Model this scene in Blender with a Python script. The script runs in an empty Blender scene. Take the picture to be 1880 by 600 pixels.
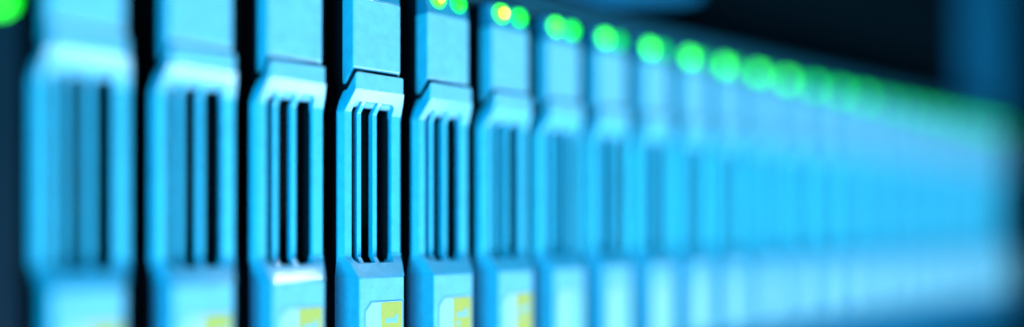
import bpy, bmesh, math, random
from mathutils import Vector

# ------------------------------------------------------------------ units
MM = 0.001
P = 18.5                 # pitch of the drive bays, mm
Z0 = 33.5                # height of the lens above the shelf, mm
F_PX, THETA = 1558.0, math.radians(47.4)
Z4, X4 = 174.0, -27.4    # axial / lateral position of the drive in focus, mm

# ------------------------------------------------------------------ camera
scene = bpy.context.scene
col = scene.collection
cam_d = bpy.data.cameras.new('camera')
cam = bpy.data.objects.new('camera', cam_d)
col.objects.link(cam)
ax = Vector((math.cos(THETA), math.sin(THETA), 0))
rt = Vector((math.sin(THETA), -math.cos(THETA), 0))
cpos = -(ax * Z4 + rt * X4)
cam.location = (cpos.x * MM, cpos.y * MM, Z0 * MM)
cam.rotation_euler = (math.radians(90), 0, THETA - math.radians(90))
cam_d.sensor_width = 36
cam_d.lens = F_PX * 36 / 1880
cam_d.shift_y = (422 - 300) / 1880
cam_d.clip_start = 0.005
cam_d.clip_end = 50
cam_d.dof.use_dof = True
cam_d.dof.focus_distance = (Z4 + 1.0) * MM
cam_d.dof.aperture_fstop = cam_d.lens / 19.8
scene.camera = cam

# ------------------------------------------------------------------ world + lamps
w = bpy.data.worlds.new('World'); scene.world = w; w.use_nodes = True
bg = w.node_tree.nodes['Background']
bg.inputs[0].default_value = (0.0, 0.25, 0.6, 1)
bg.inputs[1].default_value = 0.014

def area(name, loc, target, size, power, color):
    d = bpy.data.lights.new(name, 'AREA'); d.shape = 'RECTANGLE'
    d.size, d.size_y = size[0] * MM, size[1] * MM
    d.energy = power; d.color = color
    o = bpy.data.objects.new(name, d); col.objects.link(o)
    o.location = Vector(loc) * MM
    o.rotation_euler = (Vector(target) - Vector(loc)).to_track_quat('-Z', 'Y').to_euler()
    return o
area('key_lamp', (200, -430, -370), (130, 0, 30), (500, 240), 7.4, (0.88, 0.96, 1.0))
area('blue_lamp', (-600, -430, 50), (180, 0, 40), (300, 300), 7.4, (0.0, 0.72, 1.0))
area('overhead_lamp', (140, -58, 320), (-18, 0, 26), (34, 14), 0.24, (0.8, 0.95, 1.0))

vs = scene.view_settings
vs.view_transform = 'Standard'; vs.look = 'None'; vs.gamma = 1; vs.exposure = 0
vs.use_curve_mapping = False

# ------------------------------------------------------------------ materials
COATED = ('blue_grey_plastic', 'shaded_blue_plastic', 'glossy_rib_plastic')
def mat(name, color, rough=0.4, metal=0.0, grain=0.0, emit=None, strength=0, mottle=0.0, spec=0.5):
    m = bpy.data.materials.new(name); m.use_nodes = True
    nt = m.node_tree; b = nt.nodes['Principled BSDF']
    b.inputs['Base Color'].default_value = (*color, 1)
    b.inputs['Roughness'].default_value = rough
    b.inputs['Metallic'].default_value = metal
    b.inputs['Specular IOR Level'].default_value = spec
    if name in COATED:
        b.inputs['Coat Weight'].default_value = 0.4; b.inputs['Coat Roughness'].default_value = 0.09
    tc = nt.nodes.new('ShaderNodeTexCoord')
    oi = nt.nodes.new('ShaderNodeObjectInfo')
    of = nt.nodes.new('ShaderNodeVectorMath'); of.operation = 'ADD'
    nt.links.new(tc.outputs['Object'], of.inputs[0]); nt.links.new(oi.outputs['Random'], of.inputs[1])
    if mottle:
        n = nt.nodes.new('ShaderNodeTexNoise'); n.inputs['Scale'].default_value = 420
        n.inputs['Detail'].default_value = 7; n.inputs['Roughness'].default_value = 0.65
        nt.links.new(of.outputs['Vector'], n.inputs['Vector'])
        r = nt.nodes.new('ShaderNodeMapRange')
        r.inputs['From Min'].default_value = 0.3; r.inputs['From Max'].default_value = 0.7
        r.inputs['To Min'].default_value = 1 - mottle; r.inputs['To Max'].default_value = 1 + mottle * 0.4
        nt.links.new(n.outputs['Fac'], r.inputs['Value'])
        mx = nt.nodes.new('ShaderNodeVectorMath'); mx.operation = 'SCALE'
        mx.inputs[0].default_value = color
        sp = nt.nodes.new('ShaderNodeTexNoise'); sp.inputs['Scale'].default_value = 2200
        sp.inputs['Detail'].default_value = 2
        nt.links.new(of.outputs['Vector'], sp.inputs['Vector'])
        sr = nt.nodes.new('ShaderNodeMapRange')           # sparse specks of dust
        sr.inputs['From Min'].default_value = 0.66; sr.inputs['From Max'].default_value = 0.74
        sr.inputs['To Min'].default_value = 1.0; sr.inputs['To Max'].default_value = 0.74
        nt.links.new(sp.outputs['Fac'], sr.inputs['Value'])
        mm = nt.nodes.new('ShaderNodeMath'); mm.operation = 'MULTIPLY'
        nt.links.new(r.outputs['Result'], mm.inputs[0]); nt.links.new(sr.outputs['Result'], mm.inputs[1])
        nt.links.new(mm.outputs[0], mx.inputs['Scale'])
        nt.links.new(mx.outputs['Vector'], b.inputs['Base Color'])
        r2 = nt.nodes.new('ShaderNodeMapRange')
        r2.inputs['From Min'].default_value = 0.3; r2.inputs['From Max'].default_value = 0.7
        r2.inputs['To Min'].default_value = rough + 0.1; r2.inputs['To Max'].default_value = rough - 0.06
        nt.links.new(n.outputs['Fac'], r2.inputs['Value'])
        nt.links.new(r2.outputs['Result'], b.inputs['Roughness'])
    if grain:
        n2 = nt.nodes.new('ShaderNodeTexNoise'); n2.inputs['Scale'].default_value = 2600
        n2.inputs['Detail'].default_value = 3
        nt.links.new(of.outputs['Vector'], n2.inputs['Vector'])
        bp = nt.nodes.new('ShaderNodeBump'); bp.inputs['Strength'].default_value = grain
        bp.inputs['Distance'].default_value = 0.00006
        nt.links.new(n2.outputs['Fac'], bp.inputs['Height'])
        nt.links.new(bp.outputs['Normal'], b.inputs['Normal'])
    if emit:
        b.inputs['Emission Color'].default_value = (*emit, 1)
        b.inputs['Emission Strength'].default_value = strength
    return m

M = {
    'plastic': mat('blue_grey_plastic', (0.17, 0.56, 0.85), 0.34, grain=0.6, mottle=0.16),
    'frame': mat('shaded_blue_plastic', (0.06, 0.54, 0.86), 0.32, grain=0.5, mottle=0.16),  # blocks' plastic with less red, standing in for weaker light on rails and ribs
    'rib': mat('glossy_rib_plastic', (0.06, 0.54, 0.86), 0.24, grain=0.2, mottle=0.10),
    'cap': mat('lamp_cap_plastic', (0.02, 0.24, 0.46), 0.3, grain=0.2, mottle=0.08),
    'label': mat('label_paper', (0.32, 0.64, 0.88), 0.45, grain=0.1, mottle=0.05),
    'yellow': mat('yellow_print', (0.46, 0.50, 0.11), 0.45, mottle=0.05),
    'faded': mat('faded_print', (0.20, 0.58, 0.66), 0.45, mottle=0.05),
    'digit': mat('pale_blue_print', (0.20, 0.52, 0.70), 0.45),
    'tray': mat('black_tray', (0.002, 0.010, 0.018), 0.6, mottle=0.2, spec=0.15),
    'metal': mat('spring_steel', (0.25, 0.5, 0.6), 0.35, metal=1.0),
    'chassis': mat('dark_blue_steel', (0.004, 0.06, 0.11), 0.5, grain=0.3, mottle=0.15, spec=0.2),
    'ear': mat('navy_ear_paint', (0.001, 0.016, 0.032), 0.5, grain=0.3, mottle=0.15, spec=0.1),
    'shell': mat('dark_steel', (0.001, 0.006, 0.011), 0.6, grain=0.3, mottle=0.15, spec=0.02),
    'fascia': mat('pale_blue_fascia', (0.001, 0.12, 0.27), 0.4, grain=0.3, mottle=0.08),
    'led': mat('green_lamp', (0.0, 0.12, 0.01), 0.25, emit=(0.04, 1.0, 0.002), strength=6.5),
    'led2': mat('dim_green_lamp', (0.0, 0.12, 0.02), 0.25, emit=(0.008, 1.0, 0.006), strength=4.0),
    'idle': mat('idle_green_lamp', (0.0, 0.12, 0.03), 0.25, emit=(0.0, 1.0, 0.04), strength=1.7),
    'core': mat('amber_lamp_core', (0.5, 0.4, 0.05), 0.25, emit=(1.0, 0.62, 0.02), strength=14.0),
}

# ------------------------------------------------------------------ helpers
def finish(name, bm, m, parent=None, bevel=0.0, seg=3):
    bmesh.ops.recalc_face_normals(bm, faces=bm.faces[:])
    for v in bm.verts: v.co *= MM
    me = bpy.data.meshes.new(name); bm.to_mesh(me); bm.free()
    me.materials.append(M[m])
    for p in me.polygons: p.use_smooth = bool(bevel)
    o = bpy.data.objects.new(name, me); col.objects.link(o)
    if parent: o.parent = parent
    if bevel:
        b = o.modifiers.new('round', 'BEVEL'); b.width = bevel * MM; b.segments = seg
        b.limit_method = 'ANGLE'; b.angle_limit = math.radians(22)
        b.harden_normals = True; b.use_clamp_overlap = True
    return o

def rings(bm, rs, cap0=True, cap1=True):
    vr = [[bm.verts.new(c) for c in r] for r in rs]
    n = len(vr[0])
    for a, b in zip(vr, vr[1:]):
        for i in range(n):
            bm.faces.new((a[i], a[(i + 1) % n], b[(i + 1) % n], b[i]))
    if cap0: bm.faces.new(vr[0])
    if cap1: bm.faces.new(vr[-1][::-1])
    return vr

def rect(x0, x1, z0, z1, y, y1=None):
    y1 = y if y1 is None else y1           # y at the top edge
    return [(x0, y, z0), (x1, y, z0), (x1, y1, z1), (x0, y1, z1)]

def box(bm, x0, x1, y0, y1, z0, z1):
    return rings(bm, [rect(x0, x1, z0, z1, y0), rect(x0, x1, z0, z1, y1)])

def empty(name, loc):
    o = bpy.data.objects.new(name, None); col.objects.link(o)
    o.empty_display_size = 0.01
    o.location = Vector(loc) * MM
    return o

def tag(o, label=None, cat=None, group=None, kind=None):
    for k, v in (('label', label), ('category', cat), ('group', group), ('kind', kind)):
        if v: o[k] = v

def dome(bm, cx, cz, y, r, h, seg=20, steps=4):
    """round lamp lens standing on the plane y, bulging towards -y"""
    rs = []
    for s in range(steps):
        a = s / steps * math.pi / 2
        rr, yy = r * math.cos(a), y - h * math.sin(a)
        rs.append([(cx + rr * math.cos(t), yy, cz + rr * math.sin(t))
                   for t in (2 * math.pi * i / seg for i in range(seg))])
    vr = rings(bm, rs, cap1=False)
    tip = bm.verts.new((cx, y - h, cz)); top = vr[-1]
    for i in range(seg): bm.faces.new((top[i], top[(i + 1) % seg], tip))

# ------------------------------------------------------------------ setting and cabinet
FL = 3.5                              # carriers stand on the chassis floor at this height
XL, XR = (1 - 4 - 0.5) * P, (24 - 4 + 0.5) * P      # bay limits along the row
TOP = Z0 + 53.0
bm = bmesh.new(); box(bm, XL - 60, XR + 70, 2, 330, -18, 0)
shelf = finish('rack_shelf', bm, 'shell', bevel=0.6)
tag(shelf, kind='structure')

ch = empty('drive_chassis', ((XL + XR) / 2, 6, 0))
tag(ch, 'dark blue steel chassis holding the row of upright drive carriers', 'chassis')
cx0 = (XL + XR) / 2
def chp(name, m, *bx, bevel=0.4):
    bm = bmesh.new()
    for b in bx: box(bm, b[0] - cx0, b[1] - cx0, b[2] - 6, b[3] - 6, b[4], b[5])
    return finish(name, bm, m, ch, bevel)
chp('floor', 'chassis', (XL - 4, XR + 4, 1.5, 300, 0, FL))
chp('top', 'chassis', (XL - 4, XR + 4, 3.0, 300, TOP, TOP + 5.0))
chp('bottom_lip', 'fascia', (XL - 4, XR + 4, -0.6, 1.9, -14, FL - 0.1))
chp('back', 'tray', (XL - 4, XR + 4, 150, 156, FL, TOP))
chp('side_wall', 'shell', (XL - 4, XL - 0.8, 9.2, 300, FL, TOP))
chp('side_wall', 'shell', (XR + 0.8, XR + 4, 3, 300, FL, TOP))
ear = chp('mounting_ear', 'ear', (XL - 40, XL + 0.6, 3.0, 9, 0.2, TOP + 5))
chp('mounting_ear', 'shell', (XR + 4.2, XR + 34, 5, 9, 0.2, TOP + 5))
bm = bmesh.new(); dome(bm, XL - 2.7 - cx0, Z0 + 35.6, 3.0 - 6, 2.4, 1.0)
el = finish('status_lamp', bm, 'led2', ch); el['label'] = 'green lamp on the mounting ear'

up = empty('upper_server', (cx0, 20, TOP + 5))
tag(up, 'dark server unit with pale blue panels resting above the drive row', 'server')
def upp(name, m, b, bevel=0.8):
    bm = bmesh.new(); box(bm, b[0] - cx0, b[1] - cx0, b[2] - 20, b[3] - 20, b[4] - TOP - 5, b[5] - TOP - 5)
    return finish(name, bm, m, up, bevel)
upp('case', 'shell', (XL - 4, XR + 70, 30, 300, TOP + 5, TOP + 142))
bm = bmesh.new()
pts = [(XL - 4 - cx0, 2.5), (4.2 * P - cx0, 2.5), (6.6 * P - cx0, 13), (6.8 * P - cx0, 135), (XL - 4 - cx0, 135)]
rings(bm, [[(x, -14, z) for x, z in pts], [(x, 10.5, z) for x, z in pts]])
finish('front_panel', bm, 'fascia', up, 0.8)
upp('end_panel', 'fascia', ((25.6 - 4) * P, (29.2 - 4) * P, 26, 30.5, TOP + 5, TOP + 142))

# ------------------------------------------------------------------ one drive carrier (x from 0 at its left edge, z from the chassis floor)
W = 16.4
def zz(h): return h + Z0 - FL          # height above lens level -> height above the floor of the bay
YR, YB = 2.4, 4.9                     # depth of the rail fronts, back of the bezel
FX0, FX1 = 2.6, 14.3                   # flat front of the blocks

root = empty('drive_carrier', (0, 0, FL))
bm = bmesh.new()                        # metal tray and the drive in it
box(bm, 1.6, W - 1.6, 11.0, 120, zz(-30), zz(51.2))
finish('tray', bm, 'tray', root)
bm = bmesh.new()                        # black collar between tray and bezel
for b in ((2.7, 3.2, 4.0, 11.2, -29.5, 51), (12.9, 13.4, 3.8, 11.2, -29.5, 51)):
    box(bm, b[0], b[1], b[2], b[3], zz(b[4]), zz(b[5]))
finish('collar', bm, 'tray', root)
# upper block
bm = bmesh.new()
rings(bm, [rect(FX0, FX1 - .2, zz(32.9), zz(47), 0.5),
           rect(FX0 - .2, FX1, zz(29.7), zz(47), 3.6), rect(FX0 - .2, FX1, zz(29.7), zz(47), 4.6)])
finish('upper_block', bm, 'plastic', root, 0.35)
# cap with lamps
bm = bmesh.new()
rings(bm, [rect(FX0 + .1, FX1 - .1, zz(46.95), zz(52.6), 0.6, 1.7),
           rect(FX0 - .1, FX1 - .1, zz(46.95), zz(52.6), 3.6), rect(FX0 - .1, FX1 - .1, zz(46.95), zz(52.6), 4.6)])
finish('lamp_cap', bm, 'cap', root, 0.4)
for cx, m in ((5.9, 'led'), (11.6, 'led2')):
    bm = bmesh.new(); dome(bm, cx, zz(50.3), 1.35, 1.85, 1.5)
    l = finish('status_lamp', bm, m, root)
    if m == 'led':
        bm = bmesh.new(); dome(bm, cx, zz(50.3), -0.05, 0.65, 0.3, 12, 3)
        finish('lamp_core', bm, 'core', l)
# latch
bm = bmesh.new()
rings(bm, [rect(FX0 + .1, FX1, zz(28.25), zz(31.9), -0.4),
           rect(FX0 - .1, FX1 + .2, zz(25.2), zz(28.6), 3.0), rect(FX0 - .1, FX1 + .2, zz(25.2), zz(28.6), 4.4)])
finish('latch', bm, 'plastic', root, 0.4)
bm = bmesh.new()  # black filler standing in for the shade in the groove above the latch
rings(bm, [rect(FX0 + .4, FX1 - .6, zz(31.6), zz(33.3), 0.9),
           rect(FX0 + .2, FX1 - .4, zz(28.3), zz(30.2), 3.6), rect(FX0 + .2, FX1 - .4, zz(28.3), zz(30.2), 4.6)])
finish('groove_shade', bm, 'tray', root)
# grille frame: rows (z, y, left front, right front)
SL, SR = 3.3, 13.1
rows = [(28.3, -0.45, FX0 + .1, FX1, 4.0, 2.5, 14.6), (26.1, 0.95, 2.2, 14.9, 3.8, 1.5, 15.3), (24.0, YR, 1.75, 15.4, 3.7, 0.95, 16.0),
        (23.4, YR, 1.75, 15.4, 3.7, 0.95, 16.0), (-4.9, YR, 1.75, 15.4, 3.7, 0.95, 16.0), (-5.4, YR, 1.75, 15.4, 3.7, 0.95, 16.0),
        (-6.7, 0.7, 2.2, 14.6, 5.2, 1.6, 14.9), (-9.5, -1.8, FX0, FX1 - .9, 7.0, 2.4, 13.6)]
bm = bmesh.new()
V = []
for z, y, xl, xr, yb, x0, x1 in rows:
    V.append([bm.verts.new(c) for c in ((x0, yb, zz(z)), (xl, y, zz(z)), (SL, y, zz(z)), (SR, y, zz(z)),
                                        (xr, y, zz(z)), (x1, yb, zz(z)))])
for i in range(len(rows) - 1):
    for j in range(5):
        if j == 2 and 1 <= i <= 5: continue
        if j >= 3 and i == 3: continue
        bm.faces.new((V[i][j], V[i][j + 1], V[i + 1][j + 1], V[i + 1][j]))
ex = bmesh.ops.extrude_face_region(bm, geom=bm.faces[:])
for v in [g for g in ex['geom'] if isinstance(g, bmesh.types.BMVert)]: v.co.y = max(4.3, v.co.y + 0.3)
bmesh.ops.recalc_face_normals(bm, faces=bm.faces[:])
ce = [e for e in bm.edges if abs(e.verts[0].co.x - e.verts[1].co.x) < 1e-4 and abs(e.verts[0].co.z - e.verts[1].co.z) < 1e-4
      and min(abs(e.verts[0].co.x - SL), abs(e.verts[0].co.x - SR)) < 1e-3
      and min(abs(e.verts[0].co.z - zz(26.1)), abs(e.verts[0].co.z - zz(-6.7))) < 1e-3]
bmesh.ops.bevel(bm, geom=ce, offset=1.1, segments=3, affect='EDGES', profile=0.5)
finish('grille_frame', bm, 'frame', root, 0.3)
bm = bmesh.new(); box(bm, SR + 0.15, 15.5, YR + 0.2, 4.0, zz(-5.3), zz(23.7))
finish('side_rail', bm, 'frame', root, 0.25)
# ribs follow the frame's profile
for x0, x1 in ((5.1, 6.15), (8.85, 9.95)):
    bm = bmesh.new(); pr = []
    for z, y in ((27.0, 0.9), (26.0, 1.3), (24.0, YR + .7), (-5.4, YR + .7), (-6.9, 1.7), (-8.0, 0.6)):
        pr.append([(x0, y, zz(z)), (x1, y, zz(z)), (x1 - .2, y + 2.0, zz(z)), (x0 + .2, y + 2.0, zz(z))])
    rings(bm, pr)
    finish('rib', bm, 'rib', root, 0.22, 2)
# lower block
bm = bmesh.new()
rings(bm, [rect(FX0, FX1 - .9, zz(-30), zz(-9.45), -1.8),
           rect(FX0 - .2, FX1 - .7, zz(-30), zz(-9.0), 7.0), rect(FX0 - .2, FX1 - .7, zz(-30), zz(-9.0), 7.6)])
finish('lower_block', bm, 'plastic', root, 0.35)
# label plate with a clipped corner, a yellow field and the print on it
def plate(name, pts, y0, y1, m, parent, bevel=0.0):
    bm = bmesh.new()
    rings(bm, [[(x, y0, zz(z)) for x, z in pts], [(x, y1, zz(z)) for x, z in pts]])
    return finish(name, bm, m, parent, bevel)
plate('label_groove_shade', [(3.72, -28.8), (13.06, -28.8), (13.06, -14.7), (12.68, -14.27), (5.3, -14.27), (3.72, -16.1)], -1.84, -1.6, 'cap', root)  # dark plate under the label, painting the shade of a groove around it
lb = plate('label', [(3.9, -28.6), (12.9, -28.6), (12.9, -14.75), (12.6, -14.45), (5.4, -14.45), (3.9, -16.2)], -1.92, -1.6, 'label', root, 0.06)
plate('yellow_field', [(7.6, -28.4), (12.7, -28.4), (12.7, -14.9), (12.45, -14.65), (7.6, -14.65)], -1.96, -1.9, 'yellow', lb)
one = [(8.7, -17.9), (8.7, -18.9), (11.7, -18.9), (11.7, -17.2), (11.0, -17.2), (10.8, -17.9)]
plate('digit', one, -1.985, -1.95, 'digit', lb)
plate('print_dot', [(8.7, -19.8), (8.7, -20.7), (9.6, -20.7), (9.6, -19.8)], -1.985, -1.95, 'digit', lb)
# little spring fingers on the flank
for za, zb in ((4.2, 8.5), (-2.0, 2.6), (16.0, 19.0)):
    bm = bmesh.new()
    rings(bm, [[(13.3, 4.2, zz(za)), (15.9, 4.9, zz(za)), (13.3, 6.4, zz(za))],
               [(13.3, 4.2, zz(zb)), (15.9, 4.9, zz(zb)), (13.3, 6.4, zz(zb))]])
    finish('spring_finger', bm, 'metal', root)

ORD = ('first second third fourth fifth sixth seventh eighth ninth tenth eleventh twelfth thirteenth fourteenth '
       'fifteenth sixteenth seventeenth eighteenth nineteenth twentieth twenty-first twenty-second twenty-third '
       'twenty-fourth').split()
def copy_tree(o, parent=None):
    c = o.copy(); col.objects.link(c); c.parent = parent
    for k in list(o.children): copy_tree(k, c)
    return c
idle_mesh = {}
for l in [c for c in root.children if c.name.startswith('status_lamp')]:
    me = l.data.copy(); me.materials[0] = M['idle']; idle_mesh[l.data.name] = me
def swap(part, pick): part.data = pick[part.data.name]
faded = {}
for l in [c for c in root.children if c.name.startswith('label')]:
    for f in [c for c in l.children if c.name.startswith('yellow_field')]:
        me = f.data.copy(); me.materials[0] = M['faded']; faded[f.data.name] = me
mid_mesh = {}
for l in [c for c in root.children if c.name.startswith('status_lamp')]:
    me = l.data.copy(); me.materials[0] = M['led2']; mid_mesh[l.data.name] = me
rnd = random.Random(5)
for n in range(1, 25):
    o = root if n == 1 else copy_tree(root)
    jx, jy, jr = rnd.uniform(-.14, .14), rnd.uniform(-.18, .18), rnd.uniform(-.25, .25)
    if n == 4: jx = jy = jr = 0
    o.location = (((n - 4) * P - W / 2 + jx) * MM, jy * MM, FL * MM)
    o.rotation_euler = (0, math.radians(jr * .4), math.radians(jr))
    tag(o, 'pale blue slotted drive carrier, %s in the row from the ear with the green lamp' % ORD[n - 1],
        'drive', 'drive carriers in the chassis row')
    for l in [c for c in o.children if c.name.startswith('status_lamp')]:
        left = bool(l.children)
        if left and n > 6: bpy.data.objects.remove(l.children[0])   # only the busy drives show the amber spark
        if left and n > 16 or (not left and n > 7): swap(l, idle_mesh)
        elif left and n > 13: swap(l, mid_mesh)
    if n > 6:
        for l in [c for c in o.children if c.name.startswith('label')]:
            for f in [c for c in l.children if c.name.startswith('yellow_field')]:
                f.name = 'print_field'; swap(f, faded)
